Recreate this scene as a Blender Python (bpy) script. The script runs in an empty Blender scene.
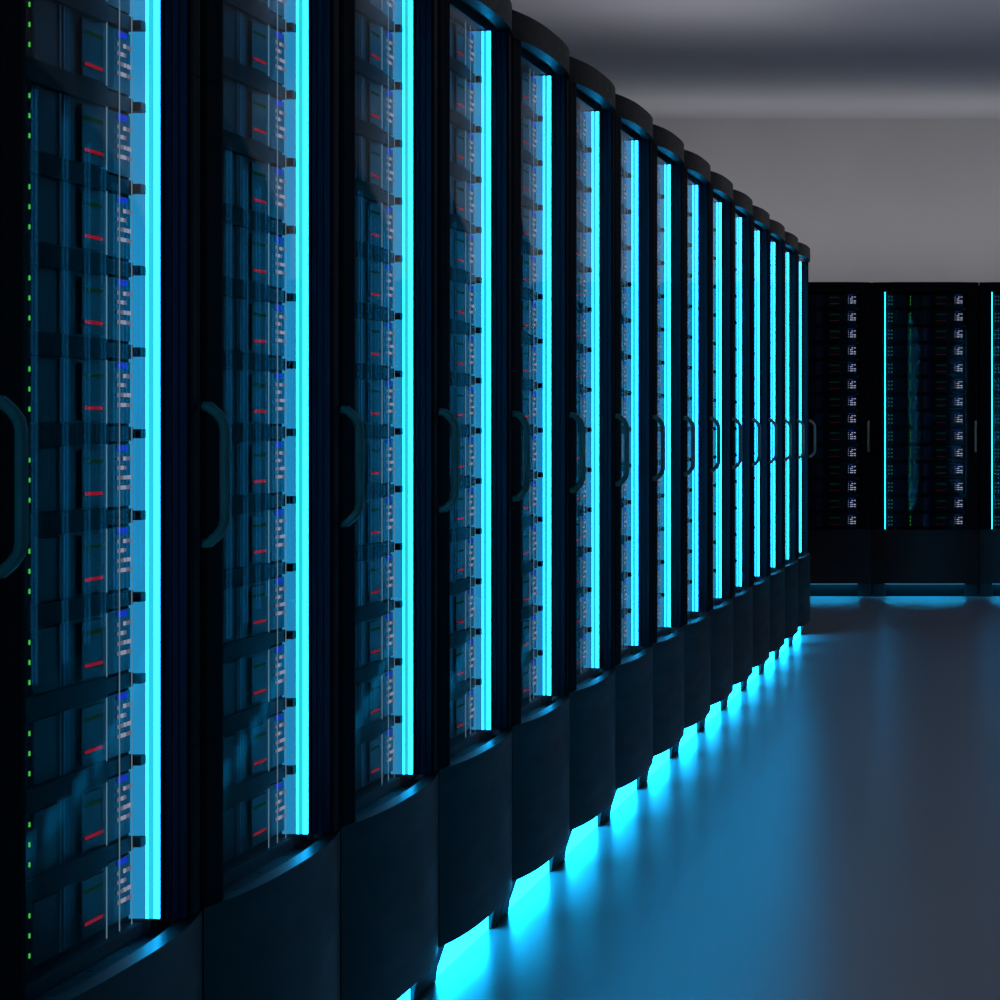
import bpy, bmesh, math, random
random.seed(4)
C = bpy.context.scene.collection
PI = math.pi
U = 1.2                      # metres per unit of distance between the lens axis and the row of racks
FPX, K = 2466.0, 4095.0
PW = FPX and (FPX / K) * U   # rack pitch 0.7226 m
EYE = 0.96 * U
def tx(t): return (t - 0.5) * PW         # fraction across a rack -> local x
def dy(X): return (X - 1.0) * U          # distance of the lens axis -> local depth

# ------------------------------------------------------------------ materials
def principled(name, col, rough=0.5, metal=0.0, spec=0.5, coat=0.0):
    m = bpy.data.materials.new(name); m.use_nodes = True
    b = m.node_tree.nodes['Principled BSDF']
    b.inputs['Base Color'].default_value = (*col, 1)
    b.inputs['Roughness'].default_value = rough
    b.inputs['Metallic'].default_value = metal
    b.inputs['Specular IOR Level'].default_value = spec
    b.inputs['Coat Weight'].default_value = coat
    return m
def noisy(m, scale=(1, 1, 1), ns=8.0, lo=0.8, hi=1.2, rlo=None, rhi=None, bump=0.0, detail=4.0):
    nt = m.node_tree; b = nt.nodes['Principled BSDF']
    tc = nt.nodes.new('ShaderNodeTexCoord'); mp = nt.nodes.new('ShaderNodeMapping')
    mp.inputs['Scale'].default_value = scale
    n = nt.nodes.new('ShaderNodeTexNoise'); n.inputs['Scale'].default_value = ns; n.inputs['Detail'].default_value = detail
    nt.links.new(tc.outputs['Object'], mp.inputs['Vector']); nt.links.new(mp.outputs['Vector'], n.inputs['Vector'])
    col = b.inputs['Base Color'].default_value[:]
    r = nt.nodes.new('ShaderNodeMapRange'); r.inputs['From Min'].default_value = 0.3; r.inputs['From Max'].default_value = 0.7
    r.inputs['To Min'].default_value = lo; r.inputs['To Max'].default_value = hi
    nt.links.new(n.outputs['Fac'], r.inputs['Value'])
    mx = nt.nodes.new('ShaderNodeVectorMath'); mx.operation = 'SCALE'; mx.inputs[0].default_value = col[:3]
    nt.links.new(r.outputs['Result'], mx.inputs['Scale']); nt.links.new(mx.outputs['Vector'], b.inputs['Base Color'])
    if rlo is not None:
        q = nt.nodes.new('ShaderNodeMapRange'); q.inputs['From Min'].default_value = 0.3; q.inputs['From Max'].default_value = 0.7
        q.inputs['To Min'].default_value = rlo; q.inputs['To Max'].default_value = rhi
        nt.links.new(n.outputs['Fac'], q.inputs['Value']); nt.links.new(q.outputs['Result'], b.inputs['Roughness'])
    if bump:
        bp = nt.nodes.new('ShaderNodeBump'); bp.inputs['Strength'].default_value = bump; bp.inputs['Distance'].default_value = 0.002
        nt.links.new(n.outputs['Fac'], bp.inputs['Height']); nt.links.new(bp.outputs['Normal'], b.inputs['Normal'])
    return m
def emit(name, col, s):
    m = bpy.data.materials.new(name); m.use_nodes = True; nt = m.node_tree
    nt.nodes.remove(nt.nodes['Principled BSDF'])
    e = nt.nodes.new('ShaderNodeEmission'); e.inputs['Color'].default_value = (*col, 1); e.inputs['Strength'].default_value = s
    nt.links.new(e.outputs[0], nt.nodes['Material Output'].inputs['Surface'])
    return m
GLASS_REFL = 0.34
def glassmat(name, tint, refl):
    m = bpy.data.materials.new(name); m.use_nodes = True; nt = m.node_tree
    nt.nodes.remove(nt.nodes['Principled BSDF'])
    t = nt.nodes.new('ShaderNodeBsdfTransparent'); t.inputs['Color'].default_value = (*tint, 1)
    g = nt.nodes.new('ShaderNodeBsdfGlossy'); g.inputs['Roughness'].default_value = 0.03; g.inputs['Color'].default_value = (refl, refl, refl, 1)
    f = nt.nodes.new('ShaderNodeFresnel'); f.inputs['IOR'].default_value = 1.45
    geo = nt.nodes.new('ShaderNodeNewGeometry')           # only the outer skin of the coated pane mirrors
    k = nt.nodes.new('ShaderNodeMath'); k.operation = 'SUBTRACT'; k.inputs[0].default_value = 1.0
    k2 = nt.nodes.new('ShaderNodeMath'); k2.operation = 'MULTIPLY'; k3 = nt.nodes.new('ShaderNodeMath'); k3.operation = 'MULTIPLY'
    k3.inputs[1].default_value = GLASS_REFL
    nt.links.new(geo.outputs['Backfacing'], k.inputs[1]); nt.links.new(k.outputs[0], k2.inputs[0]); nt.links.new(f.outputs[0], k2.inputs[1])
    nt.links.new(k2.outputs[0], k3.inputs[0])
    mx = nt.nodes.new('ShaderNodeMixShader')
    nt.links.new(k3.outputs[0], mx.inputs[0]); nt.links.new(t.outputs[0], mx.inputs[1]); nt.links.new(g.outputs[0], mx.inputs[2])
    nt.links.new(mx.outputs[0], nt.nodes['Material Output'].inputs['Surface'])
    return m
CY = (0.006, 0.46, 1.0)
M = {}
M['black'] = noisy(principled('black_painted_steel', (0.008, 0.009, 0.012), 0.3, 0.0, 0.5), (1, 1, 1), 30, .85, 1.15, .26, .36)
M['post'] = noisy(principled('black_post_enamel', (0.004, 0.005, 0.008), 0.65, 0.0, 0.12), (8, 8, .3), 12, .8, 1.2, .6, .7)
M['post_led_tint'] = noisy(principled('post_enamel_painted_led_blue', (0.006, 0.020, 0.065), 0.3, 0.0, 0.5), (8, 60, .3), 12, .5, 1.5)  # LED light on the posts' inner faces, painted in as streaky blue
M['cap'] = noisy(principled('charcoal_cap_paint', (0.007, 0.006, 0.007), 0.65, 0.0, 0.08), (1, 1, 1), 40, .85, 1.15, .38, .48)
M['panel'] = noisy(principled('charcoal_base_panel_paint', (0.024, 0.012, 0.013), 0.42, 0.0, 0.5), (1.6, 1.6, 7), 2.4, .72, 1.18, .32, .46, .12, 3)
M['inner'] = noisy(principled('dark_interior_steel', (0.008, 0.010, 0.018), 0.5, 0, .3), (1, 1, 1), 25, .8, 1.2)
M['shelf'] = noisy(principled('matt_black_shelf', (0.002, 0.002, 0.002), 0.7, 0, .1), (1, 1, 1), 25, .8, 1.2)
M['server'] = noisy(principled('server_face_black', (0.002, 0.0025, 0.005), 0.55, 0, .15), (1, 1, 1), 40, .7, 1.3)
M['bay'] = noisy(principled('drive_bay_teal', (0.003, 0.0055, 0.011), 0.55, 0, .2), (40, 1, 1), 6, .6, 1.3)
M['bayblue'] = noisy(principled('drive_bay_blue', (0.006, 0.008, 0.09), 0.5, 0, .2), (30, 1, 1), 6, .6, 1.3)
M['rail'] = principled('bright_steel_rail', (0.10, 0.10, 0.13), 0.4, 0.3)
M['rail_glow'] = emit('rail_painted_glow', (0.35, 0.55, 0.7), 0.4)  # no lamp: emission imitates rail edges lit by the strips
M['handle'] = noisy(principled('dark_green_grey_handle_metal', (0.50, 0.42, 0.32), 0.45, 0.0, .3), (1, 1, 1), 30, .85, 1.15)
M['foot'] = noisy(principled('black_foot_rubber', (0.008, 0.008, 0.012), 0.5), (1, 1, 1), 30, .8, 1.2)
M['glass'] = glassmat('smoked_door_glass', (0.93, 0.96, 0.97), 1.0)
M['glass_matt'] = glassmat('smoked_anti_glare_glass', (0.93, 0.96, 0.97), 0.12)
M['led'] = emit('cyan_light_strip', (0.0095, 0.42, 1.0), 12.5)
M['led_soft'] = emit('soft_cyan_light_strip', (0.02, 0.42, 1.0), 3.0)
M['led_mid'] = emit('cyan_light_strip_inner_band', (0.03, 0.75, 1.0), 1.05)
M['led_dim'] = emit('cyan_light_diffuser', (0.03, 0.49, 1.0), 0.6)
M['kick'] = emit('cyan_kick_light', CY, 13.0)
M['kick_dim'] = emit('dim_cyan_kick_light', CY, 0.9)
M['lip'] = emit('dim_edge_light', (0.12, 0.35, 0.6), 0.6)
M['kick_down'] = emit('cyan_down_light', CY, 26.0)
M['green'] = emit('green_indicator', (0.10, 0.75, 0.10), 0.75)
M['teal'] = emit('teal_indicator', (0.05, 0.35, 0.32), 0.3)
M['red'] = emit('red_indicator', (0.75, 0.02, 0.06), 0.34)
M['red_dim'] = emit('faint_red_indicator', (0.3, 0.02, 0.02), 0.08)
M['redlo'] = emit('faint_green_indicator', (0.01, 0.10, 0.03), 0.2)
M['white'] = emit('white_indicator', (0.62, 0.62, 0.85), 0.5)
M['white_dim'] = emit('dim_white_indicator', (0.5, 0.5, 0.75), 0.28)
M['white_far'] = emit('white_port_light', (0.62, 0.62, 0.9), 0.8)
M['blue'] = emit('blue_indicator', (0.01, 0.05, 0.75), 0.75)
M['bluelo'] = emit('dim_blue_indicator', (0.01, 0.06, 0.45), 0.22)

# ------------------------------------------------------------------ mesh helpers
class MB:
    def __init__(s): s.bm = bmesh.new(); s.mats = []
    def mi(s, m):
        if m not in s.mats: s.mats.append(m)
        return s.mats.index(m)
    def box(s, x0, x1, y0, y1, z0, z1, m):
        i = s.mi(m); b = s.bm
        v = [b.verts.new(p) for p in ((x0,y0,z0),(x1,y0,z0),(x1,y1,z0),(x0,y1,z0),(x0,y0,z1),(x1,y0,z1),(x1,y1,z1),(x0,y1,z1))]
        for f in ((3,2,1,0),(4,5,6,7),(0,1,5,4),(1,2,6,5),(2,3,7,6),(3,0,4,7)):
            b.faces.new([v[k] for k in f]).material_index = i
        return s
    def prism(s, pts, z0, z1, m, z0f=None):
        """closed counter-clockwise outline extruded upwards"""
        i = s.mi(m); b = s.bm; n = len(pts)
        lo = [b.verts.new((x, y, z0)) for x, y in pts]; hi = [b.verts.new((x, y, z1)) for x, y in pts]
        for k in range(n):
            b.faces.new((lo[k], lo[(k+1) % n], hi[(k+1) % n], hi[k])).material_index = i
        b.faces.new(hi).material_index = i; b.faces.new(lo[::-1]).material_index = i
        return s
    def shell(s, outer, inner, z0, z1, m, smooth=True):
        """curved wall between two polylines of equal length"""
        i = s.mi(m); b = s.bm; n = len(outer)
        ol = [b.verts.new((x, y, z0)) for x, y in outer]; oh = [b.verts.new((x, y, z1)) for x, y in outer]
        il = [b.verts.new((x, y, z0)) for x, y in inner]; ih = [b.verts.new((x, y, z1)) for x, y in inner]
        def F(*v):
            f = b.faces.new(v); f.material_index = i; return f
        for k in range(n-1):
            F(ol[k], ol[k+1], oh[k+1], oh[k]).smooth = smooth
            F(il[k+1], il[k], ih[k], ih[k+1]).smooth = smooth
        def D(*v): return F(*[b.verts.new(q.co) for q in v])
        for k in range(n-1):
            D(oh[k], oh[k+1], ih[k+1], ih[k]); D(ol[k+1], ol[k], il[k], il[k+1])
        D(ol[0], oh[0], ih[0], il[0]); D(ol[-1], il[-1], ih[-1], oh[-1])
        return s
    def sweep(s, path, w, d, m):
        """rectangular bevelled bar swept along a path lying in the y-z plane at x = path x"""
        i = s.mi(m); b = s.bm; rings = []
        c = 0.28
        sec = [(-w/2, -d*(.5-c)), (-w*(.5-c), -d/2), (w*(.5-c), -d/2), (w/2, -d*(.5-c)), (w/2, d*(.5-c)), (w*(.5-c), d/2), (-w*(.5-c), d/2), (-w/2, d*(.5-c))]
        n = len(path)
        for k, (x, y, z) in enumerate(path):
            a = path[max(0, k-1)]; e = path[min(n-1, k+1)]
            ty, tz = e[1]-a[1], e[2]-a[2]; L = math.hypot(ty, tz) or 1; ty /= L; tz /= L
            ny, nz = tz, -ty
            rings.append([b.verts.new((x+u, y+ny*v, z+nz*v)) for u, v in sec])
        for k in range(n-1):
            for q in range(8):
                b.faces.new((rings[k][q], rings[k][(q+1) % 8], rings[k+1][(q+1) % 8], rings[k+1][q])).material_index = i
        b.faces.new(rings[0][::-1]).material_index = i; b.faces.new(rings[-1]).material_index = i
        return s
    def build(s, name, parent=None, bevel=0.0):
        bmesh.ops.recalc_face_normals(s.bm, faces=s.bm.faces)
        me = bpy.data.meshes.new(name); s.bm.to_mesh(me); s.bm.free()
        for m in s.mats: me.materials.append(m)
        o = bpy.data.objects.new(name, me); C.objects.link(o)
        if parent: o.parent = parent
        if bevel:
            bv = o.modifiers.new('Bevel', 'BEVEL'); bv.width = bevel; bv.segments = 2; bv.limit_method = 'ANGLE'; bv.angle_limit = math.radians(50)
        return o
def arc(t0, t1, Xend, Xmid, n=28, p=2.4):
    out = []
    for k in range(n+1):
        t = t0 + (t1-t0)*k/n
        q = abs(2*(t-t0)/(t1-t0)-1)**p
        out.append((tx(t), dy(Xmid + (Xend-Xmid)*q)))
    return out

# ------------------------------------------------------------------ rack
Z_PB, Z_PT = 0.09, 0.452                # base panel bottom / top
Z_LT, Z_CB, Z_TOP = 2.060, 2.058, 2.122
NSV = 14
PITCH = (Z_LT - Z_PT) / NSV
DEPTH = 1.0
def make_rack(kind):
    r = bpy.data.objects.new('server_rack', None); C.objects.link(r)
    r.empty_display_size = 0.2
    a, b = tx(0.003), tx(0.997)
    # cabinet: sides, back, floor, roof plate
    m = MB()
    yb = dy(1.03)
    m.box(a, tx(0.115), yb, DEPTH, Z_PB, 2.085, M['black']); m.box(tx(0.885), b, yb, DEPTH, Z_PB, 2.085, M['black'])
    m.box(tx(0.115), tx(0.885), DEPTH-0.03, DEPTH, Z_PB, 2.085, M['inner'])
    m.box(tx(0.115), tx(0.885), 0.045, DEPTH-0.03, Z_PB, Z_PT-0.002, M['inner'])
    m.box(tx(0.115), tx(0.885), 0.03, DEPTH-0.03, Z_LT+0.001, 2.085, M['inner'])
    m.build('cabinet', r)
    # two front posts with fluted sides and seams
    for sgn, nm in ((0, 'front_post'), (1, 'front_post')):
        pts = [(.003, 1.03), (.003, .995), (.008, .991), (.020, .9885), (.085, .9835), (.099, .9838), (.104, .987),
               (.104, .994), (.100, .995), (.100, .9965), (.104, .9975), (.104, 1.003), (.100, 1.004), (.100, 1.0055), (.104, 1.0065), (.104, 1.0125), (.112, 1.014), (.112, 1.03)]
        if sgn: pts = [(1-t, X) for t, X in pts][::-1]
        pp = [(tx(t), dy(X)) for t, X in pts]
        m = MB(); zs = [Z_PT + 0.001]
        while zs[-1] + 0.24 < Z_CB: zs.append(zs[-1] + 0.24)
        zs.append(Z_CB + 0.001)
        for q in range(len(zs)-1):
            m.prism(pp, zs[q] + (0.0015 if q else 0), zs[q+1], M['post'])
            if q: m.prism([(x - (.001 if x > 0 else -.001)*(-1 if (sgn == 0) != (x > 0) else 1)*0, y + .002) for x, y in pp], zs[q]-.0004, zs[q]+.0019, M['post'])
        li = m.mi(M['post' if kind == 'dim_kick' else 'post_led_tint']); xin = tx(.897) if sgn else tx(.103)
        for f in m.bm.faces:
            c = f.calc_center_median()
            if (c.x < tx(.902) if sgn else c.x > tx(.098)) and c.y > dy(.986): f.material_index = li  # inner faces take the blue that stands for LED light
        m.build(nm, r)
    # cap
    m = MB()
    o = arc(.005, .995, .989, .963, p=2.7); i = [(x*0.985, y + 0.031) for x, y in o]
    m.shell(o, i, Z_CB, Z_TOP, M['cap'])
    m.prism([(x, y) for x, y in i] + [(b, yb), (b, DEPTH), (a, DEPTH), (a, yb)], 2.086, Z_TOP, M['cap'])
    m.build('top_cap', r, 0.003)
    # glass door
    m = MB()
    o = arc(.105, .895, 1.0075, .9948, 28, 2.0); i = [(x, y + 0.005) for x, y in o]
    m.shell(o, i, Z_PT-0.015, Z_CB+0.02, M['glass_matt' if kind == 'dim_kick' else 'glass'])
    d = m.build('glass_door', r)
    # handle on the door's right post
    m = MB(); x = tx(.972); zc = 1.082; hh = 0.099; y0 = dy(.984); yo = dy(.957)
    path = [(x, y0, zc-hh+.0), (x, y0-.010, zc-hh+.001), (x, yo+.010, zc-hh+.012), (x, yo+.003, zc-hh+.022), (x, yo, zc-hh+.034)]
    path = path + [(x, q[1], 2*zc-q[2]) for q in path[::-1]]
    m.sweep(path, 0.014, 0.014, M['handle']); 
    h = m.build('door_handle', r)
    # base panel (curved, with ledge)
    m = MB()
    o = arc(.005, .995, .989, .963, p=2.7); i = [(x*0.985, y + 0.026) for x, y in o]
    m.shell(o, i, Z_PB, Z_PT, M['panel'])
    m.build('base_panel', r, 0.002)
    m = MB(); ii = arc(.02, .98, 1.013, .986)
    m.prism(ii + [(tx(.98), .044), (tx(.02), .044)], Z_PT-0.05, Z_PT-0.022, M['black'])
    m.build('base_ledge', r)
    # light strips on both inner side walls
    LED, MID = (M['led_soft'], M['led_soft']) if kind == 'dim_kick' else (M['led'], M['led_mid'])
    for sgn in (0, 1):
        m = MB(); t0, t1 = (.8755, .8845) if sgn else (.1155, .1245)
        m.box(tx(t0), tx(t1), dy(1.0145), dy(1.0222), Z_PT+.004, Z_LT-.003, LED)
        m.box(tx(t0), tx(t1), dy(1.0222), dy(1.0282), Z_PT+.004, Z_LT-.003, MID)
        m.box(tx(t0), tx(t1), dy(1.0282), dy(1.0297), Z_PT+.004, Z_LT-.003, LED)
        s = m.build('light_strip', r)
        m = MB(); t0, t1 = (.8735, .8955) if sgn else (.1045, .1265 if kind == 'side' else .1190)
        m.box(tx(t0), tx(t1), dy(1.0128), dy(1.0143), Z_PT+.002, Z_LT-.001, M['shelf'])
        m.build('light_strip_lip', s)
        m = MB(); t0, t1 = (.8775, .8845) if sgn else (.1155, .1225)
        m.box(tx(t0), tx(t1), dy(1.0302), dy(1.052), Z_PT+.004, Z_LT-.003, M['led_dim'])
        tm = .8772 if sgn else .1228
        m.box(tx(tm-.0004), tx(tm+.0004), dy(1.0305), dy(1.0318), Z_PT+.004, Z_LT-.003, LED)
        m.build('light_diffuser', s)
    # shelves between the units
    for k in range(1, NSV):
        z = Z_LT - k*PITCH; m = MB()
        m.box(tx(.126), tx(.70), dy(1.037), 0.6, z-.014, z+.014, M['shelf'])
        m.box(tx(.70), tx(.846), dy(1.040), 0.6, z-.010, z+.010, M['shelf'])
        m.box(tx(.846), tx(.8750), dy(1.031), dy(1.055), z-.0065, z+.0065, M['shelf'])
        m.build('shelf', r)
    if kind == 'dim_kick':
        m = MB(); m.box(tx(.1265), tx(.8735), dy(1.040), dy(1.046), Z_PT+.002, Z_LT-.002, M['shelf']); m.build('added_dark_panel', r)  # added sheet, keeps the unseen row's interiors dark in reflections
    # thin rails, given their own glow in place of light from the strips
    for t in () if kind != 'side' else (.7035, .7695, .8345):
        m = MB(); m.box(tx(t-.0009), tx(t+.0009), dy(1.0385), dy(1.0395), Z_PT+.002, Z_LT-.002, M['rail_glow'])
        m.build('rail_with_painted_glow', r)
    # feet and kick light
    for sgn in (0, 1):
        t0, t1 = (.868, .997) if sgn else (.003, .125)
        m = MB(); i = m.mi(M['foot']); bm = m.bm
        xa, xb = tx(t0), tx(t1); yt, yf = dy(.992) , dy(1.012)
        P = [(yf, 0.0), (yf-.004, .03), (yt, Z_PB-.0005), (DEPTH*.9, Z_PB-.0005), (DEPTH*.9, 0.0)]
        L = [bm.verts.new((xa, y, z)) for y, z in P]; R = [bm.verts.new((xb, y, z)) for y, z in P]
        for q in range(5): bm.faces.new((L[q], L[(q+1) % 5], R[(q+1) % 5], R[q]))
        bm.faces.new(L); bm.faces.new(R)
        m.build('foot', r, .002)
    if kind == 'side':
        m = MB(); m.box(tx(.127), tx(.866), dy(1.018), dy(1.024), 0.001, Z_PB-.001, M['kick']); m.build('kick_light', r)
    elif kind == 'dim_kick':
        m = MB(); m.box(tx(.127), tx(.866), dy(1.018), dy(1.024), 0.001, Z_PB-.001, M['kick_dim']); m.build('kick_light', r)
    else:
        m = MB(); m.box(tx(.127), tx(.866), dy(1.018), dy(1.024), 0.001, Z_PB-.001, M['shelf']); m.build('kick_plate', r)
    if kind == 'back':
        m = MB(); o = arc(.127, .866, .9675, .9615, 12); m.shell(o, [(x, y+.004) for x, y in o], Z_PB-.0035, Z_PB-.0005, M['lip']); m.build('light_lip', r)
        m = MB(); m.box(tx(.127), tx(.866), dy(.985), dy(1.012), Z_PB-.0002, Z_PB+.0035, M['kick_down']); m.build('kick_light', r)
    return r

def make_server(dim=False):
    RED, BLUE = (M['red_dim'], M['bluelo']) if dim else (M['red'], M['blue'])
    m = MB(); zt = PITCH - .014
    z0, z1 = .0145, PITCH - .0145            # local z measured up from the shelf centre below
    m.box(tx(.130), tx(.843), .0515, .58, z0, z1, M['server'])
    root = m.build('server_unit')
    def Z(f): return PITCH*(1-f)             # f = fraction down from the shelf above
    f0, f1 = .050, .052
    m = MB()
    m.box(tx(.20), tx(.335), .0485, f1, Z(.86), Z(.16), M['bay']); m.build('drive_bay', root)
    m = MB()
    m.box(tx(.368), tx(.480), .0485, f1, Z(.86), Z(.16), M['bay'])
    m.box(tx(.482), tx(.486), .0475, f1, Z(.86), Z(.14), M['rail'])
    m.box(tx(.498), tx(.502), .0475, f1, Z(.86), Z(.14), M['rail'])
    m.box(tx(.505), tx(.533), .0485, f1, Z(.86), Z(.14), M['bayblue']); m.build('drive_bay', root)
    m = MB()
    m.box(tx(.59), tx(.70), .0490, f1, Z(.84), Z(.18), M['bay']); m.build('control_panel', root)
    m = MB()
    for f in (.28, .50, .72):
        m.box(tx(.3535), tx(.3535 + (.0065 if dim else .0035)), .0500, f1, Z(f+.026), Z(f-.026), M['green'])
    m.build('indicator_lights', root)
    m = MB()
    for f in (.28, .50, .72):
        for t in (.150, .178): m.box(tx(t), tx(t+.010), .0495, f1, Z(f+.04), Z(f-.04), M['teal'])
    m.build('indicator_lights', root)
    m = MB(); m.box(tx(.602), tx(.690), .0483, .0488, Z(.715), Z(.675), RED); m.build('alarm_light', root)
    m = MB(); m.box(tx(.602), tx(.690), .0483, .0488, Z(.34), Z(.30), M['redlo']); m.build('status_light', root)
    m = MB()
    m.box(tx(.776), tx(.819), .0495, f1, Z(.21), Z(.14), BLUE)
    W, WD = (M['white_far'], M['white']) if dim else (M['white'], M['white_dim'])
    for q, f in enumerate((.30, .41, .53, .65)):
        for k, (t, wd) in enumerate(((.774, .004), (.792, .010), (.805, .011), (.825, .020))):
            if (q, k) in ((1, 3), (0, 1)): continue
            m.box(tx(t), tx(t + wd), .0495, f1, Z(f+.024), Z(f-.024), WD if (q+k) % 3 == 0 or k == 0 else W)
    m.build('port_panel', root)
    return root

def kids(o): return list(KIDS.get(o.name, []))
KIDS = {}
def index():
    KIDS.clear()
    for o in bpy.data.objects:
        if o.parent: KIDS.setdefault(o.parent.name, []).append(o)
def clone(o, parent=None):
    c = o.copy(); C.objects.link(c)
    if parent: c.parent = parent
    for ch in kids(o): clone(ch, c)
    return c

ORD = ['zeroth', 'first', 'second', 'third', 'fourth', 'fifth', 'sixth', 'seventh', 'eighth', 'ninth', 'tenth', 'eleventh', 'twelfth',
       'thirteenth', 'fourteenth', 'fifteenth', 'sixteenth']
rack_side = make_rack('side'); rack_back = make_rack('back'); rack_far = make_rack('dim_kick'); server = make_server(); server_dim = make_server(True)
index()
used = set()
def take(proto):
    if proto.name not in used:
        used.add(proto.name); return proto
    return clone(proto)
def tag(o, label, cat, group=None):
    o['label'] = label; o['category'] = cat
    if group: o['group'] = group
def place(o, x, y, z, rz):
    o.location = (x, y, z); o.rotation_euler = (0, 0, rz)
def fill(x, y, rz, where, grp, server=server):
    for k in range(NSV):
        s = take(server)
        place(s, x, y, Z_LT - (k+1)*PITCH, rz)
        nm = 'top' if k == 0 else ('bottom' if k == NSV-1 else ORD[k+1] + ' from top')
        tag(s, f'{nm} server unit in {where}', 'server', grp)

N0 = 2.945
XL = -U
for k in range(16):
    y = (N0 + k + 0.5) * PW
    r = take(rack_side); place(r, XL, y, 0, PI/2)
    if k == 0:
        tag(r, 'black server rack at the left photo edge showing only its door handle', 'server rack', 'server racks in the left row')
        continue
    if k == 1: w = 'the nearest rack of the left row'; lb = 'nearest black server rack of the left row, cut by the photo edge, with green lights'
    elif k == 15: w = 'the farthest rack of the left row'; lb = 'farthest black server rack of the left row, smallest, beside the frontal racks'
    else: w = f'the {ORD[k]} rack from the camera in the left row'; lb = f'black server rack with glowing cyan strip, {ORD[k]} from the camera in the left row'
    tag(r, lb, 'server rack', 'server racks in the left row')
    fill(XL, y, PI/2, w, 'server units in the left row')

YB = (FPX/178.2 + .037) * U
XB = -(.8446*U - PW/2)
lbl = {-1: ('dark frontal server rack at the back, half hidden behind the left row', 'the back rack half hidden by the left row'),
       0: ('complete frontal server rack in the middle of the back row', 'the complete middle rack of the back row'),
       1: ('frontal server rack of the back row cut by the right photo edge', 'the back rack cut by the right edge'),
       -2: ('frontal back row server rack wholly behind the left row', ''), 2: ('back row server rack just outside the right photo edge', ''),
       3: ('back row server rack second outside the right photo edge', '')}
for k in (0, -1, 1, -2, 2, 3):
    r = take(rack_back); place(r, XB + k*PW, YB, 0, 0)
    tag(r, lbl[k][0], 'server rack', 'server racks in the back row')
    if lbl[k][1]: fill(XB + k*PW, YB, 0, lbl[k][1], 'server units in the back row', server_dim)

# the facing row across the aisle, seen in the photo as reflections in the glass doors
XR = 0.635*U
for k in range(2, 15):
    y = (N0 + k + 0.5) * PW
    r = take(rack_far); place(r, XR, y, 0, -PI/2)
    tag(r, f'black server rack across the aisle seen only as a reflection, {ORD[k-1]} from the front', 'server rack', 'server racks across the aisle')

# ------------------------------------------------------------------ room
wallm = noisy(principled('grey_wall_paint', (0.40, 0.39, 0.40), 0.8, 0, .2), (1, 1, 1), 1.5, .96, 1.04)
ceilm = noisy(principled('grey_ceiling_paint', (0.40, 0.405, 0.44), 0.6, 0, .3), (1, 1, 1), 1.0, .95, 1.05)
floorm = noisy(principled('polished_grey_floor', (0.27, 0.255, 0.275), 0.29, 0, .5), (1, 1, 1), .8, .95, 1.05)
floorm.node_tree.nodes['Principled BSDF'].inputs['IOR'].default_value = 2.75
X0, X1, Y0, Y1, ZC = -3.6, 3.9, -1.5, 14.9*U, (0.96 + 1.857)*U
def structure(name, x0, x1, y0, y1, z0, z1, m):
    b = MB(); b.box(x0, x1, y0, y1, z0, z1, m); o = b.build(name); o['kind'] = 'structure'; return o
structure('floor', X0, X1, Y0, Y1, -.1, 0, floorm)
structure('ceiling', X0, X1, Y0, Y1, ZC, ZC+.1, ceilm)
structure('wall_back', X0-.1, X1+.1, Y1, Y1+.1, -.1, ZC+.1, wallm)
structure('wall_front', X0-.1, X1+.1, Y0-.1, Y0, -.1, ZC+.1, wallm)
structure('wall_left', X0-.1, X0, Y0, Y1, -.1, ZC+.1, wallm)
structure('wall_right', X1, X1+.1, Y0, Y1, -.1, ZC+.1, wallm)

# ------------------------------------------------------------------ lights: linear uplights standing on the rack tops
def area(name, loc, rot, sx, sy, power, col, spread=PI):
    l = bpy.data.lights.new(name, 'AREA'); l.shape = 'RECTANGLE'; l.size = sx; l.size_y = sy; l.energy = power; l.color = col; l.spread = spread
    o = bpy.data.objects.new(name, l); C.objects.link(o); o.location = loc; o.rotation_euler = rot; return o
WARM = (.98, .97, 1.0)
area('uplight_back_row', (0.2, YB+.25, Z_TOP+.05), (math.radians(180-28), 0, 0), 7.0, .10, 24, WARM)
area('uplight_left_row', (XL-.5, 11.2, Z_TOP+.05), (PI, 0, 0), .12, 4.6, 25, (.95, .93, 1.0))
area('uplight_right_row', (XR+.5, 11.2, Z_TOP+.05), (PI, 0, 0), .12, 4.6, 29, (.90, .90, 1.0))

# ------------------------------------------------------------------ camera and view
cam = bpy.data.cameras.new('camera'); co = bpy.data.objects.new('camera', cam); C.objects.link(co)
co.location = (0, 0, EYE); co.rotation_euler = (PI/2, 0, 0)
cam.sensor_width = 36; cam.lens = 36*FPX/1000; cam.shift_x = -.522; cam.shift_y = -.074
cam.clip_start = .05; cam.clip_end = 100
sc = bpy.context.scene; sc.camera = co
w = bpy.data.worlds.new('world'); sc.world = w; w.use_nodes = True
w.node_tree.nodes['Background'].inputs[0].default_value = (0.01, 0.01, 0.012, 1); w.node_tree.nodes['Background'].inputs[1].default_value = 0.2
sc.view_settings.view_transform = 'Standard'; sc.view_settings.look = 'None'; sc.view_settings.exposure = 0; sc.view_settings.gamma = 1
sc.view_settings.use_curve_mapping = False
sc.cycles.transparent_max_bounces = 24; sc.cycles.max_bounces = 8
